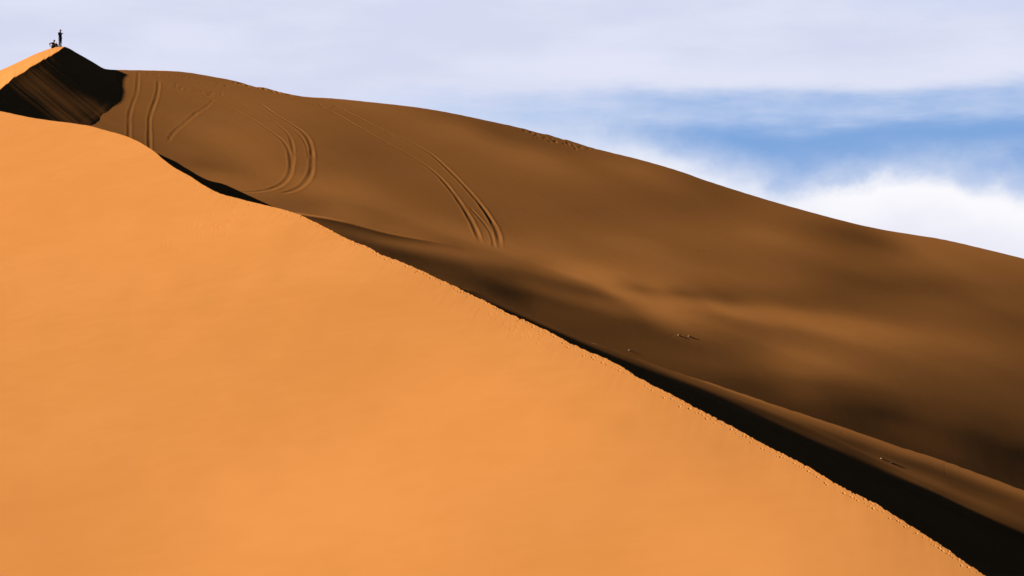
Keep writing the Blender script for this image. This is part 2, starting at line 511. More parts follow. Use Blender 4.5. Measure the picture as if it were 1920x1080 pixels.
pu, pv, pq = multires((-200, 320, 70, 360), (16, 8, 4), q0_slip, t_slip, w_slip, 1e-3, 1.0, mu_slip)




def q0_low(U, V):
    return np.log(plane_depth(U, V, -0.36, 0.34, -50.4 * 0.82))


def t_low(U, V):
    s = 4 + 8 * np.clip((U - 1000) / 400, 0, 1)
    k = np.clip((V - LIP2(U) + s * 0.6) / s, 0, 1) * np.clip((U - 1000) / 40, 0, 1)
    return to_cos(low_target(U, V)) * (1 - k) - 0.05 * k


lu, lv, lq = multires((760, 2220, 480, 1240), (20, 10, 5, 2.5), q0_low, t_low, lambda U, V: np.clip((V - LOW_TOP(U) + 10) / 6, 0, 1) * np.clip((CREST(U) + 40 - V) / 30, 0, 1), 1.4e-5, 0.1)


if DEBUG:
    tu = np.arange(-100, 2000, 50.0)
    for dv in (0, 10, 22):
        print('margin', dv, np.round(np.exp(cubic_sample(fq, fu, fv, tu, CREST(tu) + dv)) / near_depth(tu, CREST(tu) + dv), 3))
    for a, b in ((217, 128), (218, 150), (225, 167), (223, 184), (205, 208), (167, 236)):
        a = np.array([float(a)]); b = np.array([float(b)])
        print('slip/far', a, b, np.exp(cubic_sample(pq, pu, pv, a, b)), np.exp(cubic_sample(fq, fu, fv, a, b)))
    Ug, Vg = np.meshgrid(fu, fv); Ig, _ = shade(fq, ray(Ug, Vg), 5); Tg = t_far(Ug, Vg); wg = w_far(Ug, Vg) > 0.5
    for a in range(200, 1900, 100):
        mm_ = wg & (Ug > a) & (Ug < a + 100)
        print(a, [round(float(np.sqrt(((Ig - Tg)[mm_ & ((Vg - RIDGE(Ug)) / (CREST(Ug) - RIDGE(Ug)) > f) & ((Vg - RIDGE(Ug)) / (CREST(Ug) - RIDGE(Ug)) < f + .2)] ** 2).mean())), 3) for f in (0, .2, .4, .6, .8)])
    Ul, Vl = np.meshgrid(lu, lv); Il, _ = shade(lq, ray(Ul, Vl), 2.5); Tl = t_low(Ul, Vl); wl = (Vl > LOW_TOP(Ul)) & (Vl < np.minimum(CREST(Ul), LIP2(Ul) - 8)) & (Ul > 1000) & (Ul < 1920)
    for a in range(1000, 1900, 150):
        print('low', a, [tuple(np.round((float(cubic_sample(Tl, lu, lv, np.array([a + 75.0]), LOW_TOP(np.array([a + 75.0])) + dv)[0]), float(cubic_sample(Il, lu, lv, np.array([a + 75.0]), LOW_TOP(np.array([a + 75.0])) + dv)[0])), 3)) for dv in (1, 6, 12, 20, 30)])
    print('low rms', np.sqrt(((Il - Tl)[wl] ** 2).mean()))
    print('rms', np.sqrt(((Ig - Tg)[wg] ** 2).mean()), 'mean', Tg[wg].mean())



def far_point(u, v):
    u = np.asarray(u, float); v = np.asarray(v, float)
    return np.exp(cubic_sample(fq, fu, fv, u, v))[..., None] * ray(u, v)


TRACKS = [  # picture points along each wheel rut, depth of the rut, half width
    ([(260, 133), (259, 142), (257, 170), (247, 199), (242, 222), (242, 255), (243, 300)], 0.020, 0.135),
    ([(297, 150), (297, 160), (294, 180), (285, 206), (280, 226), (280, 262), (282, 290)], 0.024, 0.135),
    ([(400, 186), (392, 197), (370, 211), (345, 232), (325, 250), (312, 268)], 0.010, 0.15),
    ([(362, 168), (380, 178), (400, 188), (453, 212), (506, 245), (532, 265), (545, 290), (547, 316), (538, 338), (517, 352), (488, 359), (450, 361)], 0.030, 0.17),
    ([(398, 173), (446, 191), (488, 213), (523, 236), (541, 252), (549, 276), (550, 300), (546, 322)], 0.022, 0.15),
    ([(478, 190), (496, 200), (516, 214), (549, 234), (575, 255), (585, 284), (585, 316), (573, 342), (549, 358), (525, 363)], 0.040, 0.18),
    ([(430, 182), (488, 217), (541, 239), (566, 258), (577, 280), (580, 300)], 0.016, 0.13),
    ([(590, 192), (608, 202), (646, 222), (681, 243), (734, 272), (787, 302), (822, 329), (854, 367), (875, 399), (891, 428), (901, 456)], 0.044, 0.19),
    ([(618, 194), (632, 201), (667, 217), (706, 239), (752, 258), (805, 286), (840, 317), (875, 353), (903, 386), (921, 413), (936, 445), (937, 466)], 0.052, 0.20),
    ([(660, 214), (700, 233), (748, 263), (800, 296)], 0.020, 0.16),
    ([(880, 388), (907, 418), (921, 440), (927, 464)], 0.030, 0.14),
    ([(877, 529), (915, 550), (950, 571), (1000, 592), (1033, 608), (1062, 624)], 0.022, 0.10),
    ([(868, 522), (905, 541), (942, 561), (990, 584), (1030, 602)], 0.016, 0.09),
]


def resample(pts, n):
    p = np.array(pts, float)
    s = np.r_[0, np.cumsum(np.hypot(*np.diff(p, axis=0).T))]
    t = np.linspace(0, s[-1], n)
    x = pchip(s, p[:, 0])(t); y = pchip(s, p[:, 1])(t)
    return smooth(x, 9), smooth(y, 9)


def press_tracks(P, U, V, point, tracks):
    """wheel ruts with low berms, pressed into a sheet along lines given in the picture"""
    X, Y = P[..., 0], P[..., 1]
    deep = np.zeros(X.shape); berm = np.zeros(X.shape)
    for k, (pts, h, w) in enumerate(tracks):
        px, py = resample(pts, 70)
        L = point(px, py)[:, :2]
        seg = np.r_[0, np.cumsum(np.hypot(*np.diff(L, axis=0).T))]
        m = (U > px.min() - 40) & (U < px.max() + 40) & (V > py.min() - 30) & (V < py.max() + 30)
        x = X[m]; y = Y[m]
        best = np.full(x.shape, 1e9); arc = np.zeros(x.shape)
        for i in range(len(L) - 1):
            a, b = L[i], L[i + 1]; d = b - a; ll = d @ d + 1e-12
            t = np.clip(((x - a[0]) * d[0] + (y - a[1]) * d[1]) / ll, 0, 1)
            dist = np.hypot(x - a[0] - t * d[0], y - a[1] - t * d[1])
            c = dist < best
            best[c] = dist[c]; arc[c] = seg[i] + t[c] * math.sqrt(ll)
        end = np.clip(arc / (0.05 * seg[-1]), 0, 1) * np.clip((seg[-1] - arc) / (0.06 * seg[-1]), 0, 1)
        amp = 0.55 * h * end * (0.85 + 0.30 * vnoise(arc / 2.2, arc * 0 + k, 11))
        r = best / w * (1 + 0.10 * vnoise(arc / 1.3, arc * 0 + k + 40, 12))
        deep[m] = np.maximum(deep[m], amp * np.exp(-(r / 0.9) ** 2)); berm[m] = np.maximum(berm[m], amp * 0.55 * np.exp(-((r - 1.75) / 0.62) ** 2))
    P[..., 2] += -deep + berm * np.exp(-deep / 0.008)


def build_far_dune():
    du = 1.5
    u = np.arange(-140, 2190, du)
    top = RIDGE(u)
    # small roughness of the skyline where people have walked it
    rough = np.exp(-((u - 490) / 38) ** 2) + 0.8 * np.exp(-((u - 1040) / 60) ** 2) + 0.10
    top = top + rough * 1.6 * vnoise(u / 9.0, u * 0, 3)
    bot = np.where(u > 850, np.minimum(CREST(u), LOW_TOP(u) + 30), CREST(u)) + 22
    n = 330
    s = np.linspace(0, 1, n) ** 1.0
    V = top + (bot - top) * s[:, None]
    U = np.broadcast_to(u, V.shape).copy()
    P = far_point(U, V)
    # the swell in front of its foot
    k = np.clip((V - MID_TOP(U)) / 2.5, 0, 1) * np.clip((905 - U) / 30, 0, 1) * (U > 500)
    m = k > 0
    k = k[m] * k[m] * (3 - 2 * k[m])
    P[m] *= np.exp(k * (cubic_sample(mq, mu_, mv_, U[m], V[m]) - cubic_sample(fq, fu, fv, U[m], V[m])))[..., None]
    press_tracks(P, U, V, far_point, TRACKS[:-2])
    # --- footprints
    pits = []
    def line(pts, n, jit, r, h):
        px, py = resample(pts, n)
        px = px + rng.normal(0, jit, n); py = py + rng.normal(0, jit * 0.35, n)
        L = far_point(px, py)
        for q in L:
            pits.append((q[0], q[1], r * rng.uniform(0.7, 1.3), 0.5 * h * rng.uniform(0.6, 1.3), rng.uniform(1, 1.6)))
    line([(400, 187), (392, 197), (370, 211), (345, 232), (325, 249), (318, 262)], 24, 1.4, 0.17, 0.018)
    line([(330, 160), (360, 168), (390, 178), (420, 176)], 24, 6, 0.20, 0.030)
    line([(360, 150), (420, 160), (470, 166)], 14, 6, 0.20, 0.018)
    line([(440, 155), (480, 163), (540, 178)], 30, 3, 0.22, 0.07)
    line([(985, 245), (1030, 262), (1100, 279)], 30, 5, 0.24, 0.07)
    line([(280, 139), (300, 142), (345, 144)], 12, 2.5, 0.18, 0.025)
    line([(580, 196), (610, 200), (640, 206)], 14, 6, 0.2, 0.035)
    line([(1310, 470), (1355, 475), (1380, 482)], 9, 6, 0.2, 0.022)
    line([(1430, 485), (1500, 500), (1545, 535)], 6, 9, 0.2, 0.014)
    line([(1258, 627), (1285, 630), (1310, 637)], 6, 4, 0.13, 0.016)
    add_pits(P, pits)
    # faint wind ripples
    P[..., 2] += 0.0006 * vnoise(P[..., 0] * 2.2 + P[..., 1] * 0.6, P[..., 1] * 1.1, 5)
    # --- back of the dune
    back = []
    for k in (0.6, 1.5, 3, 6, 12, 25, 50, 90):
        b = P[0].copy(); b[:, 0] += 0.35 * k; b[:, 1] += k; b[:, 2] += 0.06 * k - 0.010 * k * k if k < 12 else -0.72 - 0.48 * (k - 12)
        back.append(b)
    P = np.concatenate([np.array(back[::-1]), P])
    # --- foot of the dune, running out under the near dune
    foot = []
    for k in (4, 10, 20, 40):
        b = P[-1].copy(); b[:, 0] += 0.3 * k; b[:, 1] += 0.1 * k; b[:, 2] -= k
        foot.append(b)
    P = np.concatenate([P, np.array(foot)])
    o = grid_mesh('far_dune', P, SAND)
    return tag(o, 'brown far dune in grazing light crossed by curved tyre tracks', 'dune', kind='structure')


build_far_dune()


# ================================================================== LOW RIDGE
def low_point(u, v):
    u = np.asarray(u, float); v = np.asarray(v, float)
    return np.exp(cubic_sample(lq, lu, lv, u, v))[..., None] * ray(u, v)


def build_low_ridge():
    u = np.arange(790, 2190, 1.5)
    top = LOW_TOP(u) + 0.5 * vnoise(u / 14, u * 0, 71)
    bot = np.maximum(CREST(u), top) + 24
    V = top + (bot - top) * np.linspace(0, 1, 130)[:, None]
    U = np.broadcast_to(u, V.shape).copy()
    P = low_point(U, V)
    press_tracks(P, U, V, low_point, TRACKS[-2:])
    pits = []
    for _ in range(7):
        x = rng.uniform(1560, 1860); t = rng.uniform(0.15, 0.85)
        p = low_point(np.array([x]), np.array([float(LOW_TOP(x)) + t * (float(LIP2(x)) - float(LOW_TOP(x)))]))[0]
        pits.append((p[0], p[1], rng.uniform(0.08, 0.16), rng.uniform(0.002, 0.006), rng.uniform(1, 2)))
    add_pits(P, pits)
    back = []
    for k in (0.15, 0.4, 0.9, 2, 4, 8, 16):
        b = P[0].copy(); b[:, 0] += 0.4 * k; b[:, 1] += k; b[:, 2] -= 0.10 * k + 0.05 * k * k if k < 3 else 0.40 * k - 0.2
        back.append(b)
    foot = []
    for k in (4, 10, 20):
        b = P[-1].copy(); b[:, 0] += 0.3 * k; b[:, 1] += 0.1 * k; b[:, 2] -= k
        foot.append(b)
    P = np.concatenate([np.array(back[::-1]), P, np.array(foot)])
    return tag(grid_mesh('low_ridge', P, SAND), 'low brown sand ridge with a pale rim between near crest and far dune', 'dune', kind='structure')


build_low_ridge()


# ================================================================== PEAK DUNE
def build_peak():
    u = np.arange(-190, 300, 1.25)
    jit = 1.3 * vnoise(u / 5.0, u * 0, 21) * np.clip((116 - u) / 20, 0, 1)
    vb = np.where(u < 119, BRINK(u) + jit, OUTLINE(u))
    vb = np.maximum(vb, OUTLINE(u))
    n = 190
    V = vb + (345 - vb) * np.linspace(1, 0, n)[:, None]
    U = np.broadcast_to(u, V.shape)
    q = cubic_sample(pq, pu, pv, U, V) + 0.002 * np.maximum(U - SLIP_EDGE(V) - 1, 0)
    P = np.exp(q)[..., None] * ray(U, V)
    # avalanche streaks run straight down the slip face
    g = np.array(SLIP[:2]); g = g / np.hypot(*g)
    across = P[..., 0] * -g[1] + P[..., 1] * g[0]; along = P[..., 0] * g[0] + P[..., 1] * g[1]
    fade = np.clip((V - vb) / 14, 0, 1)
    P[..., 2] += fade * (0.0050 * vnoise(across * 1.1, along * 0.07, 31) + 0.004 * vnoise(across * 2.6, along * 0.12, 32) + 0.0065 * vnoise(across * 0.45, along * 0.05, 33))
    # windward side: from the brink back to the skyline
    B = P[-1]
    vo = OUTLINE(u)
    rows = []
    m = 26
    Zr = None
    for k in range(1, m + 1):
        t = k / m
        v = vb + (vo - vb) * t
        r = ray(u, v)
        den = r[:, 2] - 0.16 * r[:, 0] - 0.255 + 0.02 * t
        zb = B[:, 2] - 0.16 * B[:, 0] - (0.255 - 0.02 * t) * B[:, 1]
        e = (1 - t) ** 5
        zb = zb * e + smooth(zb, 61) * (1 - e)
        d = zb / den
        rows.append(d[:, None] * r)
    rows = np.array(rows)
    lit = np.clip((125 - u) / 7, 0, 1)[:, None]
    # right of the summit the sheet turns straight over the back
    for k in range(m):
        kk = (k + 1) * 0.12
        alt = B + np.stack([0.35 * kk + 0 * u, 0 * u + kk, -0.25 * kk - 0.02 * kk * kk + 0 * u], -1)
        rows[k] = rows[k] * lit + alt * (1 - lit)
    top = rows[-1]
    back = []
    for k in (0.5, 1.2, 2.5, 5, 10, 20, 40, 70):
        b = top.copy(); b[:, 0] -= 0.25 * k * lit[:, 0] - 0.3 * k * (1 - lit[:, 0]); b[:, 1] += k
        b[:, 2] += np.where(lit[:, 0] > 0.5, 0.10 * k - 0.03 * k * k if k < 5 else -0.25 - 0.42 * (k - 5), -0.5 * k)
        back.append(b)
    P = np.concatenate([P, rows, np.array(back)])
    lo = P[0].copy(); lo[:, 1] -= 25; lo[:, 2] -= 9
    P = np.concatenate([lo[None], P])
    o = grid_mesh('peak_dune', P, SAND)
    tag(o, 'dune summit with bright windward strip and dark streaked slip face', 'dune', kind='structure')
    return u, rows


peak_u, peak_rows = build_peak()


def on_peak(u, t):
    """point on the windward strip of the summit at column u; t = 0 at the brink, 1 on the skyline"""
    i = int(np.argmin(np.abs(peak_u - u))); k = int(round(t * (len(peak_rows) - 1)))
    return peak_rows[k, i].copy()


# ================================================================== NEAR DUNE
def build_near():
    u = np.arange(-200, 2200, 1.1)
    grow = np.clip((u - 250) / 500, 0.12, 1)
    top = CREST(u) + grow * (1.1 * vnoise(u / 3.6, u * 0, 41) + 0.7 * vnoise(u / 11, u * 0, 42)) * np.where((u > 420) & (u < 540), 0.4, 1)
    s = np.r_[np.arange(0, 30, 0.75), np.arange(30, 90, 1.6), np.arange(90, 300, 6), np.arange(300, 1300, 20)]
    V = np.minimum(top + s[:, None], np.maximum(1440, top + s[:, None] * 0.05 + 5))
    U = np.broadcast_to(u, V.shape)
    q = cubic_sample(nq, nu, nv, U, V)
    P = np.exp(q)[..., None] * ray(U, V)
    # footprints: a trodden line just under the crest, and prints on the crest itself
    pits = []
    def pt(uu, vv):
        q = cubic_sample(nq, nu, nv, np.array([uu]), np.array([vv])); return (np.exp(q)[:, None] * ray(np.array([uu]), np.array([vv])))[0]
    x = 560.0
    while x < 2000:
        c = float(CREST(x))
        low = np.clip((x - 980) / 120, 0, 1)
        off = 3.6 + 5.0 * low + rng.normal(0, 1.9) + 1.6 * math.sin(x / 37.0) * math.sin(x / 91.0)
        p = pt(x, c + off); px = p[1] / F
        if rng.random() < 0.88:
            pits.append((p[0], p[1], 2.0 * px * rng.uniform(0.5, 1.35), 0.034 * rng.uniform(0.4, 1.4), rng.uniform(1.2, 2.4)))
        if rng.random() < 0.5:
            p = pt(x + rng.uniform(-3, 3), c + rng.uniform(0.5, 4)); pits.append((p[0], p[1], 1.9 * px * rng.uniform(0.7, 1.3), 0.022 * rng.uniform(0.5, 1.3), rng.uniform(1.2, 2.4)))
        x += rng.uniform(3.6, 7.0) + 6 * (rng.random() < 0.08)
    for i in range(26):
        x = rng.uniform(300, 560); p = pt(x, float(CREST(x)) + rng.uniform(1, 10)); px = p[1] / F
        pits.append((p[0], p[1], 2.2 * px, 0.022 * rng.uniform(0.5, 1.2), 2))
    for i in range(120):      # faint scuffed patches
        a = rng.random(); x = 300 + 170 * a + rng.normal(0, 25); y = 470 - 85 * a + rng.normal(0, 13)
        p = pt(x, y); px = p[1] / F
        pits.append((p[0], p[1], rng.uniform(2, 4) * px, 0.006 * rng.uniform(0.4, 1.2), 3))
    for i in range(60):
        x = rng.uniform(890, 1030); y = float(CREST(x)) + rng.uniform(12, 40); p = pt(x, y); px = p[1] / F
        pits.append((p[0], p[1], rng.uniform(2, 3.5) * px, 0.006 * rng.uniform(0.4, 1.2), 3))
    add_pits(P, pits)
    # fine streaks combed down from the crest and broad soft swells
    d = V - top
    x, y = P[..., 0], P[..., 1]
    P[..., 2] += 0.0035 * np.exp(-d / 45) * vnoise(x * 5.0 - y * 0.8, y * 0.5, 44) * np.clip(d / 5, 0, 1)
    P[..., 2] += 0.010 * vnoise(x * 0.7, y * 0.35, 45) + 0.03 * vnoise(x * 0.18, y * 0.1, 46)
    back = []
    dc = P[0, :, 1]
    k1 = np.clip((u - 286) / 14, 0, 1) * np.clip((556 - u) / 14, 0, 1)
    lip = np.where(k1 > 0, LIP1(u) + 0.5 * vnoise(u / 9, u * 0, 47), CREST(u) + 6)
    lip = np.minimum(np.maximum(lip, CREST(u) - 40), CREST(u) + 6)
    # floor of the hollow: it runs back to where the shadow of the higher crest reaches
    uc = np.where(u > 290, 290 + 0.04 * (u - 290), u)
    dcc = near_depth(uc, CREST(uc))
    p0 = dcc[:, None] * ray(uc, CREST(uc)) - S * ((u - uc) / F * dcc / 0.8956)[:, None]
    Yc = p0[:, 1] * math.cos(PITCH) + p0[:, 2] * math.sin(PITCH); Zc = -p0[:, 1] * math.sin(PITCH) + p0[:, 2] * math.cos(PITCH)
    lip = np.where(k1 > 0, np.maximum(lip, 540 - F * Zc / Yc + 1.0), lip)
    d_lip = np.where(k1 > 0, p0[:, 1], dc * 1.01)
    d_lip = dc * 1.01 + (d_lip - dc * 1.01) * np.clip((u - 286) / 20, 0, 1) * np.clip((565 - u) / 12, 0, 1)
    back.append((dc * 1.01)[:, None] * ray(u, top + 9))
    for t in (0.0, 0.3, 0.6, 0.85, 1.0):
        back.append((d_lip * (1 + 0.004 * t))[:, None] * ray(u, top + 6 + (lip - top - 6) * t))
    cap = back[-1]
    for k in (0.15, 0.5, 1.2, 3, 7, 14, 26, 40):
        b = cap.copy(); b[:, 0] += 0.93 * k; b[:, 1] += 0.37 * k; b[:, 2] -= 0.60 * k
        back.append(b)
    P = np.concatenate([np.array(back[::-1]), P])
    foot = []
    for k in (3, 8, 20, 40):
        b = P[-1].copy(); b[:, 1] -= k; b[:, 2] -= 0.25 * k
        foot.append(b)
    P = np.concatenate([P, np.array(foot)])
    # the face runs on to the left beyond the picture
    T = (P[:, 0] - P[:, 60]); T /= np.linalg.norm(T, axis=1)[:, None]
    T = T[len(back):len(back) + 160].mean(0); T /= np.hypot(T[0], T[1])
    ext = [P[:, 0] + np.array([T[0] * k, T[1] * k, min(T[2], 0.0) * k - 0.03 * k]) for k in (70, 45, 25, 12, 5, 2)]
    P = np.concatenate([np.stack(ext, 1), P], 1)
    return tag(grid_mesh('near_dune', P, SAND), 'bright orange dune face in full sun with trodden diagonal crest', 'dune', kind='structure')


build_near()

# ================================================================== DESERT FLOOR
def build_floor():
    r = np.r_[0, np.geomspace(2, 6000, 90)]
    a = np.linspace(0, 2 * math.pi, 145)
    R, A = np.meshgrid(r, a, indexing='ij')
    X = R * np.cos(A); Y = R * np.sin(A)
    Z = -27.0 + 1.2 * vnoise(X / 60 + 7, Y / 60, 61) + 4 * vnoise(X / 400, Y / 400 + 3, 62) * np.clip(R / 300, 0, 1)
    Z = Z + 25.3 * np.exp(-(np.maximum(R - 3, 0) / 14) ** 2)          # the rise the photographer stands on
    tag(grid_mesh('desert_floor', np.stack([X, Y, Z], -1), SAND), 'open orange sand floor stretching to the horizon', 'ground', kind='structure')


build_floor()

# ================================================================== STONES
STONE = cloth('pale_stone', (0.42, 0.33, 0.24), 0.3, 0.9, 9)
DSTONE = cloth('dark_stone', (0.07, 0.05, 0.04), 0.3, 0.9, 9)


def stone(u, v, size, mat, label, seed, flat=0.6, point=far_point):
    c = point(np.array([u]), np.array([v]))[0]
    bm = bmesh.new(); bmesh.ops.create_icosphere(bm, subdivisions=3, radius=1)
    rr = random.Random(seed)
    cuts = [(np.array([rr.uniform(-1, 1) for _ in range(3)]), rr.uniform(0.55, 0.85)) for _ in range(9)]
    for vt in bm.verts:
        p = np.array(vt.co)
        for nrm, d in cuts:
            nn = nrm / np.linalg.norm(nrm); s = p @ nn
            if s > d:
                p = p - nn * (s - d) * 0.9
        vt.co = p * np.array([1.25, 1.0, flat]) * size
    me = bpy.data.meshes.new('stone'); bm.to_mesh(me); bm.free(); me.materials.append(mat)
    for p in me.polygons: p.use_smooth = True
    o = bpy.data.objects.new('stone', me); COL.objects.link(o)
    o.location = (c[0], c[1], c[2] + size * flat * 0.25); o.rotation_euler = (rr.uniform(-.2, .2), rr.uniform(-.2, .2), rr.uniform(0, 6))
    return tag(o, label, 'stone', 'small stones lying on the far sand')


stone(1273, 629, 0.11, STONE, 'small pale stone, left one of the close pair under the bright band', 1)
stone(1292, 631, 0.12, STONE, 'slightly larger pale stone, right one of the close pair under the bright band', 2)
stone(1180, 657, 0.10, STONE, 'lone pale stone just above the thin sandy ridge behind the near crest', 3)
stone(1652, 860, 0.07, STONE, 'small pale stone on the low sandy ridge at lower right', 4, point=low_point)
stone(1671, 868, 0.10, DSTONE, 'dark flat stone on the low sandy ridge at lower right', 5, 0.4, low_point)

# ================================================================== PEOPLE
SKIN = cloth('skin', (0.36, 0.20, 0.13), 0.1, 0.6, 40)
HAIR = cloth('dark_hair', (0.015, 0.012, 0.010), 0.3, 0.5, 80)
BLACKC = cloth('black_jacket_cloth', (0.012, 0.012, 0.016), 0.3)
GREYC = cloth('grey_trouser_cloth', (0.10, 0.10, 0.115), 0.25)
REDC = cloth('rust_jacket_cloth', (0.20, 0.060, 0.035), 0.25)
DARKC = cloth('dark_trouser_cloth', (0.020, 0.020, 0.026), 0.3)
SHOE = cloth('shoe_leather', (0.05, 0.035, 0.025), 0.2)


def skinned(name, verts, edges, mat, parent=None, root=0, sub=1):
    """verts: (x, y, z, radius); one continuous surface grown round the edges"""
    me = bpy.data.meshes.new(name)
    me.from_pydata([v[:3] for v in verts], edges, [])
    o = bpy.data.objects.new(name, me); COL.objects.link(o)
    sk = o.modifiers.new('skin', 'SKIN'); sk.use_smooth_shade = True
    sd = o.modifiers.new('sub', 'SUBSURF'); sd.levels = sub; sd.render_levels = sub
    sv = me.skin_vertices[0].data
    for i, v in enumerate(verts):
        r = v[3]; sv[i].radius = r if isinstance(r, tuple) else (r, r); sv[i].use_root = (i == root)
    dg = bpy.context.evaluated_depsgraph_get(); dg.update()
    m2 = bpy.data.meshes.new_from_object(o.evaluated_get(dg))
    o.modifiers.clear(); o.data = m2; bpy.data.meshes.remove(me)
    m2.name = name; m2.materials.clear(); m2.materials.append(mat)
    for p in m2.polygons: p.use_smooth = True
    if parent: o.parent = parent
    return o


def tube(bm, pts, side, n=18, steps=5):
    """closed tapering tube with an oval section; pts: (point, half width along side, half depth)"""
    P = np.array([np.array(p, float) for p, _, _ in pts]); A = np.array([a for _, a, _ in pts]); B = np.array([b for _, _, b in pts])
    s = np.arange(len(pts), dtype=float); t = np.linspace(0, len(pts) - 1, (len(pts) - 1) * steps + 1)
    if len(pts) > 2:
        Q = np.stack([pchip(s, P[:, k])(t) for k in range(3)], 1); A = pchip(s, A)(t); B = pchip(s, B)(t)
    else:
        Q = P[0] + (P[1] - P[0]) * t[:, None]; A = np.interp(t, s, A); B = np.interp(t, s, B)
    T = np.gradient(Q, axis=0); T /= np.linalg.norm(T, axis=1)[:, None]
    rings = []
    for q, d, a, b in zip(Q, T, A, B):
        x = np.array(side, float); x = x - d * (x @ d); x /= np.linalg.norm(x); y = np.cross(d, x)
        rings.append([bm.verts.new(q + x * a * math.cos(k * 2 * math.pi / n) + y * b * math.sin(k * 2 * math.pi / n)) for k in range(n)])
    for r0, r1 in zip(rings[:-1], rings[1:]):
        for k in range(n):
            bm.faces.new((r0[k], r0[(k + 1) % n], r1[(k + 1) % n], r1[k]))
    for rg, c in ((rings[0], Q[0] - T[0] * A[0] * 0.25), (rings[-1], Q[-1] + T[-1] * A[-1] * 0.25)):
        v = bm.verts.new(c)
        for k in range(n):
            bm.faces.new((rg[k], rg[(k + 1) % n], v))


def garment(name, tubes, mat, parent):
    bm = bmesh.new()
    for pts, side in tubes:
        tube(bm, pts, side)
    bmesh.ops.recalc_face_normals(bm, faces=bm.faces)
    for vt in bm.verts:      # folds
        c = np.array(vt.co); vt.co = c + 0.006 * np.array([math.sin(c[2] * 40 + c[1] * 17), math.sin(c[2] * 33 + c[0] * 21), 0])
    me = bpy.data.meshes.new(name); bm.to_mesh(me); bm.free(); me.materials.append(mat)
    for p in me.polygons: p.use_smooth = True
    o = bpy.data.objects.new(name, me); COL.objects.link(o); o.parent = parent
    return o


class Fig:
    def __init__(self): self.v = []; self.e = []
    def add(self, p, r, to=None):
        self.v.append((p[0], p[1], p[2], r)); i = len(self.v) - 1
        if to is not None: self.e.append((to, i))
        return i
    def chain(self, pts, to=None):
        for p, r in pts: to = self.add(p, r, to)
        return to


def vec(*a): return np.array(a, float)


def add_hand(f, wrist_i, wrist, d, side, palm_n):
    """palm with five fingers: d = direction of the fingers, side = towards the thumb"""
    d = d / np.linalg.norm(d); side = side / np.linalg.norm(side); n = palm_n / np.linalg.norm(palm_n)
    p1 = wrist + d * 0.045; i1 = f.add(p1, (0.034, 0.016), wrist_i)
    p2 = wrist + d * 0.085
    i2 = f.add(p2, (0.038, 0.014), i1)
    for k, (o, l) in enumerate(((0.028, 0.072), (0.009, 0.082), (-0.010, 0.076), (-0.029, 0.058))):
        a = p2 + side * o + d * 0.014
        f.chain([(a, 0.0095), (a + d * l * 0.45 + n * 0.010, 0.009), (a + d * l * 0.8 + n * 0.030, 0.008)], i2)
    t = p1 + side * 0.036
    f.chain([(t, 0.012), (t + side * 0.018 + d * 0.030 + n * 0.008, 0.010), (t + side * 0.016 + d * 0.055 + n * 0.018, 0.009)], i1)


def head(parent, c, face, up, hair_mat, cap=False):
    """a face with brow, nose, chin and ears plus hair, as children of the body"""
    face = face / np.linalg.norm(face); up = up / np.linalg.norm(up); s = np.cross(face, up); s /= np.linalg.norm(s); up = np.cross(s, face)
    M = np.stack([s, face, up], 1)
    bm = bmesh.new(); bmesh.ops.create_uvsphere(bm, u_segments=28, v_segments=20, radius=1)
    for vt in bm.verts:
        x, y, z = vt.co
        jaw = max(0.0, -z)
        px = x * (0.076 - 0.020 * jaw); py = y * (0.095 - 0.012 * jaw) + 0.012 * jaw; pz = z * 0.115
        if y > 0.5:
            nose = math.exp(-(x / 0.16) ** 2 - ((z + 0.12) / 0.22) ** 2); py += 0.024 * nose
            for sx in (-1, 1):
                py -= 0.011 * math.exp(-((x - sx * 0.36) / 0.16) ** 2 - ((z - 0.06) / 0.10) ** 2)
            py += 0.006 * math.exp(-(x / 0.25) ** 2 - ((z + 0.52) / 0.08) ** 2)
            py -= 0.006 * math.exp(-(x / 0.3) ** 2 - ((z + 0.44) / 0.04) ** 2)
        if abs(x) > 0.86 and abs(z + 0.05) < 0.3 and abs(y) < 0.35:
            px += math.copysign(0.014, x)
        vt.co = M @ np.array([px, py, pz]) + c
    me = bpy.data.meshes.new('head'); bm.to_mesh(me); bm.free(); me.materials.append(SKIN)
    for p in me.polygons: p.use_smooth = True
    h = bpy.data.objects.new('head', me); COL.objects.link(h); h.parent = parent
    bm = bmesh.new(); bmesh.ops.create_uvsphere(bm, u_segments=28, v_segments=20, radius=1)
    dead = []
    for vt in bm.verts:
        x, y, z = vt.co
        w = 1.0 + 0.03 * math.sin(9 * x + 5 * z) * math.sin(7 * y)
        if (y > 0.25 and z < 0.42) or z < -0.55: dead.append(vt); continue
        vt.co = M @ np.array([x * 0.086 * w, y * 0.104 * w - 0.003, z * 0.124 * w + 0.004]) + c
    bmesh.ops.delete(bm, geom=dead, context='VERTS')
    me = bpy.data.meshes.new('hair'); bm.to_mesh(me); bm.free(); me.materials.append(hair_mat)
    for p in me.polygons: p.use_smooth = True
    o = bpy.data.objects.new('hair', me); COL.objects.link(o); o.parent = parent
    return h


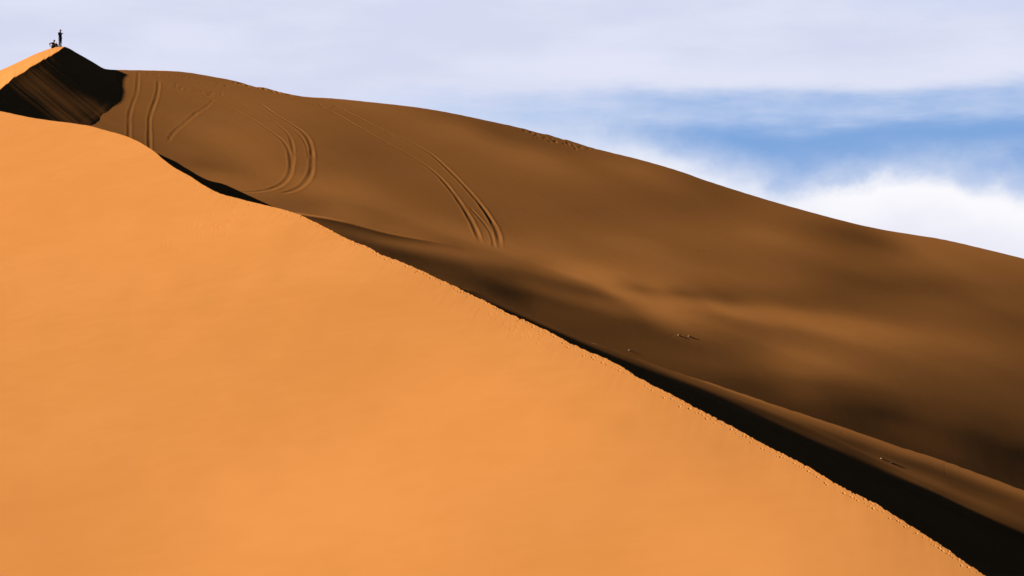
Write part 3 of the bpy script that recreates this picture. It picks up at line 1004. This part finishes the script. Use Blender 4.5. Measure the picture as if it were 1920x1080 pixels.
def standing_person(loc):
    root = bpy.data.objects.new('person', None); COL.objects.link(root); root.location = loc; root.scale = (1.14, 1.14, 1.03)
    tag(root, 'standing person in black top and grey trousers holding one forearm out', 'person')
    gz = lambda x, y: 0.16 * x + 0.30 * y          # slope of the sand under the feet
    # the figure looks to the right of the picture (+x), a little towards the viewer
    fw = vec(0.80, -0.60, 0); lf = vec(0.60, 0.80, 0)
    ft = {}
    b = Fig()
    pel = b.add((0, 0, 0.95), 0.115)
    ch = b.chain([((0, 0, 1.12), 0.115), (tuple(vec(0, 0, 1.32) - fw * 0.01), 0.135), ((0, 0, 1.44), 0.085), (tuple(fw * 0.01 + vec(0, 0, 1.52)), 0.052), (tuple(fw * 0.02 + vec(0, 0, 1.60)), 0.055)], pel)
    chest = 2
    legs = []
    for sgn in (1, -1):
        hip = lf * sgn * 0.085 + vec(0, 0, 0.90); kn = lf * sgn * 0.095 + fw * 0.015 + vec(0, 0, 0.50)
        an = lf * sgn * 0.10 - fw * 0.02; an = an + vec(0, 0, 0.09 + gz(*an[:2])); toe = an + fw * 0.15 - vec(0, 0, 0.05)
        b.chain([(hip, 0.088), (kn, 0.056), (an, 0.040), (toe, 0.030)], pel)
        legs.append((hip, kn, an, toe))
    arms = []
    shl = lf * 0.185 + vec(0, 0, 1.40); shr = -lf * 0.185 + vec(0, 0, 1.40)
    # far arm hangs bent behind the body, near arm holds the forearm out in front
    elb_l = lf * 0.23 - fw * 0.18 + vec(0, 0, 1.15); wr_l = lf * 0.20 - fw * 0.02 + vec(0, 0, 0.98)
    elb_r = -lf * 0.24 + fw * 0.06 + vec(0, 0, 1.17); wr_r = -lf * 0.12 + fw * 0.30 + vec(0, 0, 1.27)
    for sh, el, wr, sd, pn in ((shl, elb_l, wr_l, fw, -lf), (shr, elb_r, wr_r, vec(0, 0, 1), lf)):
        i = b.chain([(sh, 0.056), (el, 0.042), (wr, 0.029)], chest)
        add_hand(b, i, wr, wr - el, sd, pn); arms.append((sh, el, wr))
    body = skinned('body', b.v, b.e, SKIN, root)
    head(root, fw * 0.03 + vec(0, 0, 1.645), fw, vec(0, 0, 1) - fw * 0.05, HAIR)
    z = vec(0, 0, 1)
    garment('jacket', [([(z * 0.86, .178, .128), (z * 1.0, .168, .120), (z * 1.15, .168, .118), (z * 1.30 - fw * 0.01, .196, .126), (z * 1.40, .186, .100), (z * 1.455, .105, .080), (z * 1.51 + fw * 0.01, .064, .066)], lf)]
            + [([(sh - (el - sh) * 0.12, .060, .060), (sh, .078, .072), (sh + (el - sh) * 0.5, .062, .060), (el, .055, .055), (el + (wr - el) * 0.93, .042, .042)], fw + z * 0.3 + lf * 0.2) for sh, el, wr in arms], BLACKC, root)
    garment('trousers', [([(z * 0.99, .160, .112), (z * 0.90, .172, .124), (z * 0.80, .165, .118), (z * 0.74, .12, .09)], lf)]
            + [([(hip + z * 0.02, .094, .10), (hip + (kn - hip) * 0.5, .084, .09), (kn, .070, .072), (an + (kn - an) * 0.4, .064, .068), (an + z * 0.0, .060, .066)], lf) for hip, kn, an, toe in legs], GREYC, root)
    for hip, kn, an, toe in legs:
        t = Fig(); t.chain([(an - fw * 0.05 - vec(0, 0, 0.045), 0.042), (an - vec(0, 0, 0.04) + fw * 0.04, 0.046), (toe - vec(0, 0, 0.005) + fw * 0.03, 0.036)])
        skinned('shoe', t.v, t.e, SHOE, root)
    return root


def seated_person(loc):
    root = bpy.data.objects.new('person', None); COL.objects.link(root); root.location = loc; root.scale = (1.14, 1.14, 1.03)
    tag(root, 'seated person in rust brown jacket and dark trousers, knees drawn up', 'person')
    fw = vec(0.92, -0.40, 0); lf = vec(0.40, 0.92, 0)
    gz = lambda x, y: 0.16 * x + 0.30 * y
    up = vec(0, 0, 1)
    lean = vec(0, 0, 1) * 0.94 + fw * 0.20
    b = Fig()
    pv_ = vec(0, 0, 0.12); pel = b.add(pv_, 0.115)
    c1 = pv_ + lean * 0.18; c2 = pv_ + lean * 0.36; c3 = pv_ + lean * 0.46; nk = pv_ + lean * 0.54 + fw * 0.02
    b.chain([(c1, 0.112), (c2, 0.128), (c3, 0.085), (nk, 0.052), (nk + lean * 0.06, 0.052)], pel)
    legs = []
    for sgn in (1, -1):
        hip = pv_ + lf * sgn * 0.09 + fw * 0.03; kn = fw * 0.36 + lf * sgn * 0.13 + up * (0.40 + gz(*(fw * 0.36)[:2]) * 0.6)
        an = fw * 0.50 + lf * sgn * 0.12; an = an + up * (0.07 + gz(*an[:2])); toe = an + fw * 0.15 - up * 0.03 + up * gz(*(fw * 0.15)[:2])
        b.chain([(hip, 0.088), (kn, 0.058), (an, 0.040), (toe, 0.030)], pel); legs.append((hip, kn, an, toe))
    arms = []
    shl = c2 + lf * 0.18 + up * 0.07; shr = c2 - lf * 0.18 + up * 0.07
    # near arm props behind with the elbow out, far arm rests on the knee
    elb_r = shr - fw * 0.26 - up * 0.05 - lf * 0.04; wr_r = shr - fw * 0.20 - up * 0.28 - lf * 0.08
    elb_l = shl + fw * 0.17 - up * 0.20; wr_l = legs[0][1] + up * 0.075 - fw * 0.03
    for sh, el, wr, sd, pn in ((shl, elb_l, wr_l, -lf, -up), (shr, elb_r, wr_r, fw, lf)):
        i = b.chain([(sh, 0.056), (el, 0.042), (wr, 0.029)], 2)
        add_hand(b, i, wr, wr - el, sd, pn); arms.append((sh, el, wr))
    skinned('body', b.v, b.e, SKIN, root)
    head(root, nk + lean * 0.14 + fw * 0.02, fw * 1.0 + lf * -0.15, up, HAIR)
    garment('jacket', [([(pv_ - lean * 0.08, .172, .130), (pv_ + lean * 0.06, .172, .130), (c1, .168, .122), (c2 - lean * 0.04, .196, .128), (c2 + lean * 0.06, .186, .102), (c3 + lean * 0.01, .105, .080), (nk - lean * 0.015, .064, .066)], lf)]
            + [([(sh - (el - sh) * 0.12, .060, .060), (sh, .078, .072), (sh + (el - sh) * 0.5, .062, .060), (el, .055, .055), (el + (wr - el) * 0.93, .042, .042)], fw * 0.3 + up + lf * 0.4) for sh, el, wr in arms], REDC, root)
    garment('trousers', [([(pv_ + lean * 0.05, .165, .12), (pv_ - up * 0.03, .172, .128), (pv_ - up * 0.10 + fw * 0.03, .14, .11)], lf)]
            + [([(hip - fw * 0.04, .098, .10), (hip + (kn - hip) * 0.5, .088, .09), (kn, .072, .074), (an + (kn - an) * 0.4, .062, .066), (an, .058, .062)], lf) for hip, kn, an, toe in legs], DARKC, root)
    for hip, kn, an, toe in legs:
        t = Fig(); t.chain([(an - fw * 0.05 - up * 0.03, 0.042), (an - up * 0.03 + fw * 0.04, 0.046), (toe + fw * 0.03 - up * 0.01, 0.036)])
        skinned('shoe', t.v, t.e, SHOE, root)
    return root


standing_person(on_peak(112, 0.92))
seated_person(on_peak(98.5, 0.92))

# ================================================================== CAMERA, SUN, SKY
cam = bpy.data.cameras.new('camera'); co = bpy.data.objects.new('camera', cam); COL.objects.link(co)
cam.lens = LENS; cam.sensor_width = 36.0; cam.clip_start = 0.5; cam.clip_end = 20000
co.rotation_euler = (math.radians(90) + PITCH, 0, 0)
scene.camera = co

sun = bpy.data.lights.new('sun', 'SUN'); so = bpy.data.objects.new('sun', sun); COL.objects.link(so)
sun.energy = 5.0; sun.angle = math.radians(0.55); sun.color = (1.0, 0.87, 0.70)
from mathutils import Vector
so.rotation_euler = Vector(S).to_track_quat('Z', 'Y').to_euler()
so.location = (-60, -30, 80)

world = bpy.data.worlds.new('World'); scene.world = world; world.use_nodes = True
nt = world.node_tree; nt.nodes.clear()
out = nt.nodes.new('ShaderNodeOutputWorld')
sky = nt.nodes.new('ShaderNodeTexSky'); sky.sky_type = 'NISHITA'; sky.sun_disc = False
sky.sun_elevation = SUN_EL; sky.sun_rotation = math.atan2(S[0], S[1])
sky.altitude = 800; sky.air_density = 0.08; sky.dust_density = 0.0; sky.ozone_density = 1.5
bg1 = nt.nodes.new('ShaderNodeBackground'); bg1.inputs['Strength'].default_value = 0.05
nt.links.new(sky.outputs[0], bg1.inputs['Color'])
EXPO = 0.4


def sky_rgb(r, g, b):
    return tuple(float(x) / 2 ** EXPO for x in lin([r, g, b]))


tc = nt.nodes.new('ShaderNodeTexCoord'); sep = nt.nodes.new('ShaderNodeSeparateXYZ')
nt.links.new(tc.outputs['Generated'], sep.inputs[0])
X, Y, Z = sep.outputs
M = lambda *a, **k: math_node(nt, *a, **k)
az = M('MULTIPLY', M('ARCTAN2', X, Y), F / 1000.0)                                   # compass bearing and height above the
hz = M('SQRT', M('ADD', M('MULTIPLY', X, X), M('MULTIPLY', Y, Y)))                   # horizon, 1 unit = 12.6 degrees
el = M('MULTIPLY', M('ARCTAN2', Z, hz), F / 1000.0)


def comb(x, y, z=0.0):
    n = nt.nodes.new('ShaderNodeCombineXYZ')
    for s_, v_ in zip(n.inputs, (x, y, z)):
        if isinstance(v_, bpy.types.NodeSocket): nt.links.new(v_, s_)
        else: s_.default_value = v_
    return n.outputs[0]


def centred(x, k): return M('MULTIPLY', M('SUBTRACT', x, 0.5), k)


wide = comb(M('MULTIPLY', az, 1.0), M('MULTIPLY', el, 4.0))
soft = comb(M('MULTIPLY', az, 1.0), M('MULTIPLY', el, 1.6), 3.0)
n_streak = noise(nt, wide, 2.4, 6, 0.55)
n_streak2 = noise(nt, comb(M('MULTIPLY', az, 1.0), M('MULTIPLY', el, 5.5), 9.0), 6.0, 6, 0.6)
n_soft = noise(nt, soft, 5.0, 6, 0.6)
n_puff = noise(nt, comb(az, M('MULTIPLY', el, 1.3), 5.0), 9.0, 7, 0.55)
U_ = M('ADD', az, centred(n_soft, 0.22))                                             # warped bearing
V_ = M('ADD', M('SUBTRACT', 0.936, el), M('ADD', centred(n_streak, 0.07), centred(n_streak2, 0.03)))   # warped height, downwards


def curve(x, pts, lo=-0.96, hi=1.2):
    n = nt.nodes.new('ShaderNodeFloatCurve'); c = n.mapping.curves[0]
    t = M('DIVIDE', M('SUBTRACT', x, lo), hi - lo, clamp=True)
    pp = [((a - lo) / (hi - lo), b) for a, b in pts]
    while len(c.points) < len(pp): c.points.new(0.5, 0.5)
    for p, (a, b) in zip(c.points, pp): p.location = (a, b)
    n.mapping.update()
    nt.links.new(t, n.inputs['Value'])
    return n.outputs[0]


veil = mix_rgb(nt, smoothstep(nt, n_streak, 0.35, 0.68), sky_rgb(213, 218, 241), sky_rgb(224, 227, 246))
veil = mix_rgb(nt, M('MULTIPLY', smoothstep(nt, n_soft, 0.45, 0.72), 0.25), veil, sky_rgb(206, 214, 240))
# upper right corner thins out
cor = M('MULTIPLY', M('MULTIPLY', smoothstep(nt, U_, 0.45, 1.0), smoothstep(nt, V_, 0.10, 0.0)), 0.55)
veil = mix_rgb(nt, cor, veil, sky_rgb(190, 208, 238))
# brighter lower rim of the veil
rim = M('MULTIPLY', smoothstep(nt, V_, 0.09, 0.14), smoothstep(nt, V_, 0.20, 0.15))
rim = M('MULTIPLY', rim, M('MULTIPLY', smoothstep(nt, U_, -0.2, 0.4), 0.6))
veil = mix_rgb(nt, rim, veil, sky_rgb(229, 232, 248))
# pale blue gap on the left
gap = M('MULTIPLY', smoothstep(nt, V_, 0.15, 0.21), M('MULTIPLY', smoothstep(nt, U_, -0.50, -0.05), 0.85))
gap = M('MULTIPLY', gap, M('ADD', 0.75, centred(n_streak2, 1.6), clamp=True))
c = mix_rgb(nt, gap, veil, sky_rgb(190, 209, 240))
# hazy blue band
hb = M('MULTIPLY', smoothstep(nt, V_, 0.150, 0.190), smoothstep(nt, U_, -0.22, 0.45))
hb = M('MULTIPLY', hb, M('ADD', 0.64, M('ADD', centred(n_streak2, 1.0), centred(n_soft, 1.1)), clamp=True))
c = mix_rgb(nt, hb, c, sky_rgb(158, 186, 230))
# clear blue band
cb = M('MULTIPLY', smoothstep(nt, V_, 0.214, 0.262), smoothstep(nt, U_, -0.02, 0.34))
cb = M('MULTIPLY', cb, M('ADD', 0.97, centred(n_soft, 0.5), clamp=True))
c = mix_rgb(nt, cb, c, sky_rgb(127, 167, 221))
# thin cloud drifting over the lower right of the blue
th = M('MULTIPLY', smoothstep(nt, V_, 0.25, 0.33), M('MULTIPLY', smoothstep(nt, U_, 0.55, 0.85), smoothstep(nt, n_soft, 0.38, 0.68)))
c = mix_rgb(nt, M('MULTIPLY', th, 0.75), c, sky_rgb(182, 200, 233))
# bank of white cloud along the dune
edge = curve(U_, [(-0.96, 0.30), (-0.2, 0.28), (0.14, 0.270), (0.29, 0.290), (0.44, 0.335), (0.54, 0.362), (0.62, 0.352), (0.72, 0.338), (0.80, 0.338), (0.89, 0.358), (1.0, 0.372), (1.2, 0.36)])
Vp = M('ADD', M('SUBTRACT', 0.936, el), M('ADD', centred(n_puff, 0.085), centred(n_soft, 0.05)))
hazec = smoothstep(nt, M('SUBTRACT', Vp, edge), -0.075, 0.030)
c = mix_rgb(nt, M('MULTIPLY', hazec, 0.78), c, sky_rgb(224, 230, 247))
bank = smoothstep(nt, M('SUBTRACT', Vp, edge), -0.012, 0.034)
bank = M('MULTIPLY', bank, M('ADD', M('MULTIPLY', smoothstep(nt, U_, 0.08, 0.25), 0.55), M('MULTIPLY', smoothstep(nt, U_, 0.46, 0.66), 0.45)))
c = mix_rgb(nt, bank, c, mix_rgb(nt, smoothstep(nt, M('SUBTRACT', Vp, edge), 0.03, 0.12), sky_rgb(251, 250, 254), sky_rgb(236, 236, 248)))
bg2 = nt.nodes.new('ShaderNodeBackground'); bg2.inputs['Strength'].default_value = 1.0
nt.links.new(c, bg2.inputs['Color'])
mask = M('MULTIPLY', smoothstep(nt, el, 2.0, 1.1), smoothstep(nt, M('ABSOLUTE', az), 2.6, 1.3))
mx = nt.nodes.new('ShaderNodeMixShader')
nt.links.new(mask, mx.inputs[0]); nt.links.new(bg1.outputs[0], mx.inputs[1]); nt.links.new(bg2.outputs[0], mx.inputs[2])
nt.links.new(mx.outputs[0], out.inputs['Surface'])

vs = scene.view_settings
scene.display_settings.display_device = 'sRGB'
vs.view_transform = 'Standard'; vs.look = 'None'; vs.exposure = EXPO; vs.gamma = 1.0; vs.use_curve_mapping = False
scene.cycles.diffuse_bounces = 0
scene.cycles.max_bounces = 4
